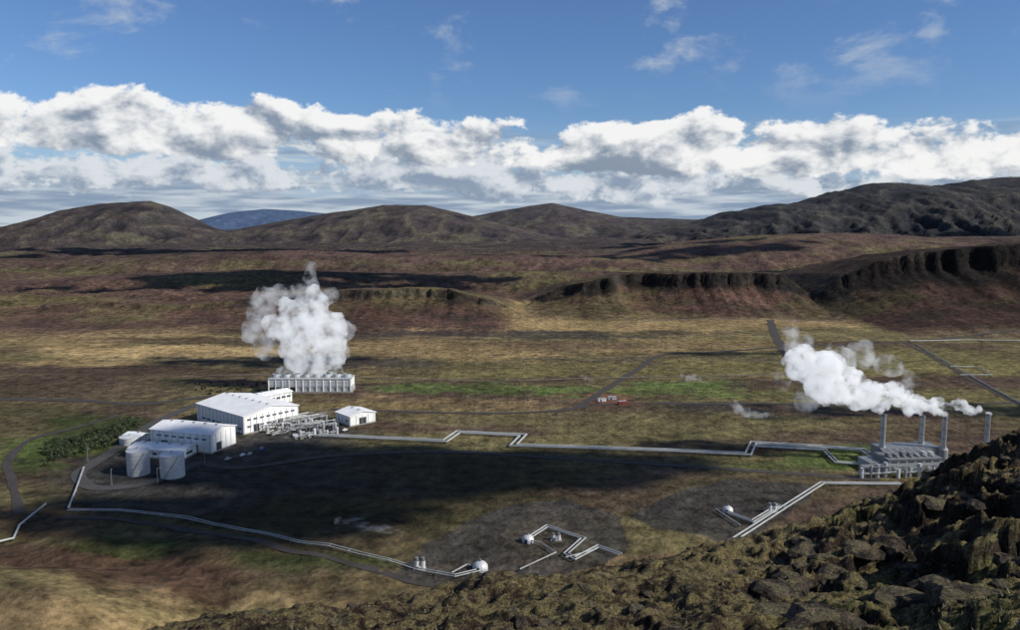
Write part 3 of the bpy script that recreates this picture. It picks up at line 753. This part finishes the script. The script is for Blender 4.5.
def plume(name,puffs,mat,vox=1.6,disp=5,ns=9):
    tex=bpy.data.textures.new('billow','CLOUDS'); tex.noise_scale=ns; tex.noise_depth=4
    bm=bmesh.new()
    for (x,y,z,r) in puffs:
        bmesh.ops.create_icosphere(bm,subdivisions=2,radius=r,matrix=Matrix.Translation((x,y,z)))
    me=bpy.data.meshes.new(name); bm.to_mesh(me); bm.free(); me.materials.append(mat)
    o=link(bpy.data.objects.new(name,me))
    rm=o.modifiers.new('union','REMESH'); rm.mode='VOXEL'; rm.voxel_size=vox
    dm=o.modifiers.new('billow','DISPLACE'); dm.texture=tex; dm.strength=disp; dm.mid_level=.5; dm.texture_coords='GLOBAL'
    return o
def puff_at(px,py,D,rpx):
    sx,sz=slope(px,py); return (sx*D,D+random.uniform(-4,4),EYE+sz*D,rpx*D/F)
D=705
sm1=steam_mat('steam_dense',.18,.075,.40,.40,.65)
big=[(284,373,8),(300,373,9),(318,372,9),(336,371,8),(298,360,14),(318,358,17),(336,358,11),(295,344,18),(318,342,21),(334,344,14),(287,328,16),(311,324,20),(332,327,16),(274,326,12),(303,308,14),(318,306,12),(286,308,11),(312,292,8)]
plume('steam_plume',[puff_at(a,b,D,r) for a,b,r in big],sm1,1.5,9)
sm2=steam_mat('steam_thin',.045,.10,.32,.41,.62)
plume('steam_plume',[puff_at(a,b,D,r) for a,b,r in[(260,310,16),(256,330,15),(264,298,13),(280,296,12),(312,288,9),(311,276,8),(312,266,6),(298,294,11),(266,348,14),(330,296,10),(345,330,12),(340,350,12)]],sm2,disp=8)
pf=[]; sm3=steam_mat('steam_stack_plume',.28,.14,.40,.40,.63,1.3)
for i,(sx_,sy_,sz_) in enumerate(tops):
    Ls=[44,64,76,104][i]; rise=[27,24,18,15][i]; n=22
    for k in range(n):
        tt=k/(n-1); r=2.4+[10,9,7.2,7][i]*tt**.75
        pf.append((sx_-1-tt*Ls+random.uniform(-1,1)*r*.35,sy_+random.uniform(-1,1)*r*.4+4*tt,sz_+1.0+rise*tt**.9+random.uniform(-1,1)*r*.65-(0 if i else 2*tt),r*random.uniform(.55,1.1)))
plume('steam_plume',pf,sm3,vox=.9,disp=5.0,ns=5)
sm4=steam_mat('steam_wisp',.06,.09,.3,.45,.66)
plume('steam_plume',[puff_at(a,b,500,r) for a,b,r in[(820,385,20),(805,365,20),(800,345,16),(790,330,12),(808,402,13),(780,378,12),(835,360,18),(862,356,16),(890,366,14),(912,382,12)]],sm4,disp=8)
plume('steam_plume',[puff_at(a,b,600,r) for a,b,r in[(734,404,5),(738,409,6),(746,414,7),(756,417,7),(768,418,6),(776,420,4)]],steam_mat('steam_vent',.08,.15,.25,.42,.65),vox=1,disp=4,ns=5)
plume('steam_plume',[puff_at(a,b,740,r) for a,b,r in[(688,378,4),(694,377,4),(682,376,3),(700,379,3)]],steam_mat('steam_small',.05,.2,.3),vox=1,disp=2)
plume('steam_plume',[puff_at(a,b,740,r) for a,b,r in[(586,378,3),(591,380,3),(582,376,2)]],steam_mat('steam_small',.05,.2,.3),vox=1,disp=2)
plume('steam_plume',[puff_at(a,b,378,r) for a,b,r in[(338,522,5),(345,527,6),(353,533,6),(362,539,5),(372,543,4),(382,545,4)]],steam_mat('steam_vent',.07,.25,.28,.44,.66),vox=.8,disp=3,ns=3)

# ------------------------------------------------------------------ light
AZ=math.radians(108); EL=math.radians(36)
sd=Vector((math.sin(AZ)*math.cos(EL),math.cos(AZ)*math.cos(EL),math.sin(EL)))
sl=bpy.data.lights.new('sun','SUN'); sl.energy=5.0; sl.angle=math.radians(.53); sl.color=(1,.95,.87)
so=link(bpy.data.objects.new('sun',sl)); so.rotation_euler=sd.to_track_quat('Z','Y').to_euler()

cm=simple('cloud_white',(.85,.86,.88),1,0,.05,.01)
def cumulus(tx,ty,rx,ry,alt,seed,n=60,sz=(.14,.30)):
    bm=bmesh.new(); R=random.Random(seed)
    k=(alt)/sd.z; cx,cy=tx+sd.x*k,ty+sd.y*k
    for i in range(n):
        a=R.uniform(0,6.28); q=R.random()**.6*(1+.25*math.sin(3*a+seed)); s=R.uniform(*sz)*min(rx,ry)*(1.25-.5*q)
        bmesh.ops.create_icosphere(bm,subdivisions=3,radius=1,matrix=Matrix.Translation((cx+math.cos(a)*q*rx*.95,cy+math.sin(a)*q*ry*.95,alt+R.uniform(0,.3)*s))@Matrix.Diagonal((s*1.7,s,s*.6,1)))
    me=bpy.data.meshes.new('cumulus_cloud'); bm.to_mesh(me); bm.free(); me.materials.append(cm); me.shade_smooth()
    o=link(bpy.data.objects.new('cumulus_cloud',me))
    tx_=bpy.data.textures.new('cl','CLOUDS'); tx_.noise_scale=.35*min(rx,ry); tx_.noise_depth=5
    d=o.modifiers.new('b','DISPLACE'); d.texture=tx_; d.strength=.5*min(rx,ry); d.texture_coords='GLOBAL'
cumulus(-75,470,185,48,900,1,90,(.25,.5))
cumulus(-150,385,110,38,900,12,60,(.2,.42))
cumulus(340,620,190,30,900,2)
cumulus(-500,1700,480,150,1500,3)
cumulus(650,1900,560,170,1800,4,70)
cumulus(100,2500,900,170,2200,5)
cumulus(-1300,3000,700,260,2600,7)
cumulus(1500,3400,1200,320,2800,8,70,(.2,.4))
cumulus(-300,850,150,32,900,6)
cumulus(250,900,160,22,900,9,40)

# ------------------------------------------------------------------ sky
w=bpy.data.worlds.new('World'); scene.world=w; w.use_nodes=True
N=w.node_tree.nodes;L=w.node_tree.links; N.clear()
out=N.new('ShaderNodeOutputWorld')
sky=N.new('ShaderNodeTexSky'); sky.sky_type='NISHITA'; sky.sun_disc=False; sky.sun_elevation=EL; sky.sun_rotation=AZ; sky.air_density=1.0; sky.dust_density=.2; sky.ozone_density=3.0; sky.altitude=300
def math_(op,a,b=None,c=None,clamp=False):
    n=N.new('ShaderNodeMath'); n.operation=op; n.use_clamp=clamp
    for i,v in enumerate([a,b,c]):
        if v is None: continue
        if isinstance(v,(int,float)): n.inputs[i].default_value=v
        else: L.new(v,n.inputs[i])
    return n.outputs[0]
def sstep(v,a,b,lo=0,hi=1):
    n=N.new('ShaderNodeMapRange'); n.interpolation_type='SMOOTHSTEP'; n.inputs[1].default_value=a;n.inputs[2].default_value=b;n.inputs[3].default_value=lo;n.inputs[4].default_value=hi
    L.new(v,n.inputs[0]); return n.outputs[0]
def comb(a,b,c=0.0):
    n=N.new('ShaderNodeCombineXYZ')
    for i,v in enumerate([a,b,c]):
        if isinstance(v,(int,float)): n.inputs[i].default_value=v
        else: L.new(v,n.inputs[i])
    return n.outputs[0]
def nz_(v,scale,detail=9,rough=.55,dist=0):
    n=N.new('ShaderNodeTexNoise'); n.inputs['Scale'].default_value=scale;n.inputs['Detail'].default_value=detail;n.inputs['Roughness'].default_value=rough;n.inputs['Distortion'].default_value=dist
    L.new(v,n.inputs['Vector']); return n.outputs[0]
def mixc(f,a,b):
    n=N.new('ShaderNodeMix'); n.data_type='RGBA'
    if isinstance(f,(int,float)): n.inputs[0].default_value=f
    else: L.new(f,n.inputs[0])
    for i,v in((6,a),(7,b)):
        if isinstance(v,tuple): n.inputs[i].default_value=(*v,1)
        else: L.new(v,n.inputs[i])
    return n.outputs[2]
tc=N.new('ShaderNodeTexCoord'); sp=N.new('ShaderNodeSeparateXYZ'); L.new(tc.outputs['Generated'],sp.inputs[0])
az=math_('ARCTAN2',sp.outputs[0],sp.outputs[1]); el=math_('ARCSINE',sp.outputs[2])
skyc=N.new('ShaderNodeVectorMath'); skyc.operation='MULTIPLY'; L.new(sky.outputs[0],skyc.inputs[0]); skyc.inputs[1].default_value=(.062,.077,.100)
cur=skyc.outputs[0]
cur=mixc(sstep(el,.14,.0),cur,(.36,.48,.62))
wn=nz_(comb(math_('MULTIPLY',az,2.4),math_('MULTIPLY',el,4.6),8.2),3.2,7,.6,.3)
wd=math_('MULTIPLY',sstep(math_('ADD',wn,math_('MULTIPLY',az,.06)),.54,.74),sstep(el,.12,.19))
cur=mixc(math_('MULTIPLY',wd,.75),cur,(.50,.56,.64))
sn=nz_(comb(math_('MULTIPLY',az,2.5),math_('MULTIPLY',el,24.0),1.3),2.6,6,.58,.3)
sdn=math_('MULTIPLY',sstep(math_('ADD',sn,sstep(el,.10,.0,-.02,.18)),.42,.58),sstep(el,.125,.07))
sn2=nz_(comb(math_('MULTIPLY',az,4),math_('MULTIPLY',el,46.0),6.3),2.6,5,.55)
cur=mixc(math_('MULTIPLY',sdn,.92),cur,mixc(sstep(sn2,.38,.64),(.24,.32,.44),(.56,.62,.68)))
def bank(cur,c0,c1,half,thick,seed,scale,thr,bigamp,down,dark_=(.24,.30,.39),lite=(.92,.92,.91),det=9,edge=.08):
    rel=math_('SUBTRACT',el,math_('MULTIPLY_ADD',az,c1,c0))
    p=comb(az,math_('MULTIPLY',el,1.55),seed)
    big=nz_(comb(az,math_('MULTIPLY',el,.8),seed+9),5.5,2,.5)
    n=nz_(p,scale,det,.62,.15)
    ps=comb(math_('ADD',az,.009),math_('MULTIPLY_ADD',el,1.55,.020),seed)
    n2=nz_(ps,scale,4,.52,.15)
    t=math_('DIVIDE',rel,half); up_=math_('MAXIMUM',t,0); dn_=math_('MAXIMUM',math_('MULTIPLY',t,-down),0)
    bias=math_('SUBTRACT',1.0,math_('ADD',math_('MULTIPLY',up_,up_),math_('MULTIPLY',dn_,dn_)))
    v=math_('ADD',math_('ADD',math_('SUBTRACT',n,.5),math_('MULTIPLY',bias,thick)),math_('MULTIPLY',math_('SUBTRACT',big,.5),bigamp))
    d=sstep(v,thr,thr+edge)
    lit=math_('ADD',math_('MULTIPLY',math_('SUBTRACT',n,n2),3.8),math_('MULTIPLY_ADD',t,.36,.60))
    lit=math_('ADD',lit,math_('MULTIPLY',sstep(v,thr+.10,thr+.40),-.20))
    return mixc(math_('MULTIPLY',d,.97),cur,mixc(sstep(lit,.05,.95),dark_,lite))
cur=bank(cur,.052,-.01,.034,.15,4.1,17,.02,.32,1.4,(.26,.33,.44),(.70,.74,.78),8,.11)
cur=bank(cur,.087,-.028,.042,.22,2.6,11.5,.03,.46,1.7)
bg=N.new('ShaderNodeBackground'); L.new(cur,bg.inputs[0]); bg.inputs[1].default_value=1
L.new(bg.outputs[0],out.inputs[0])
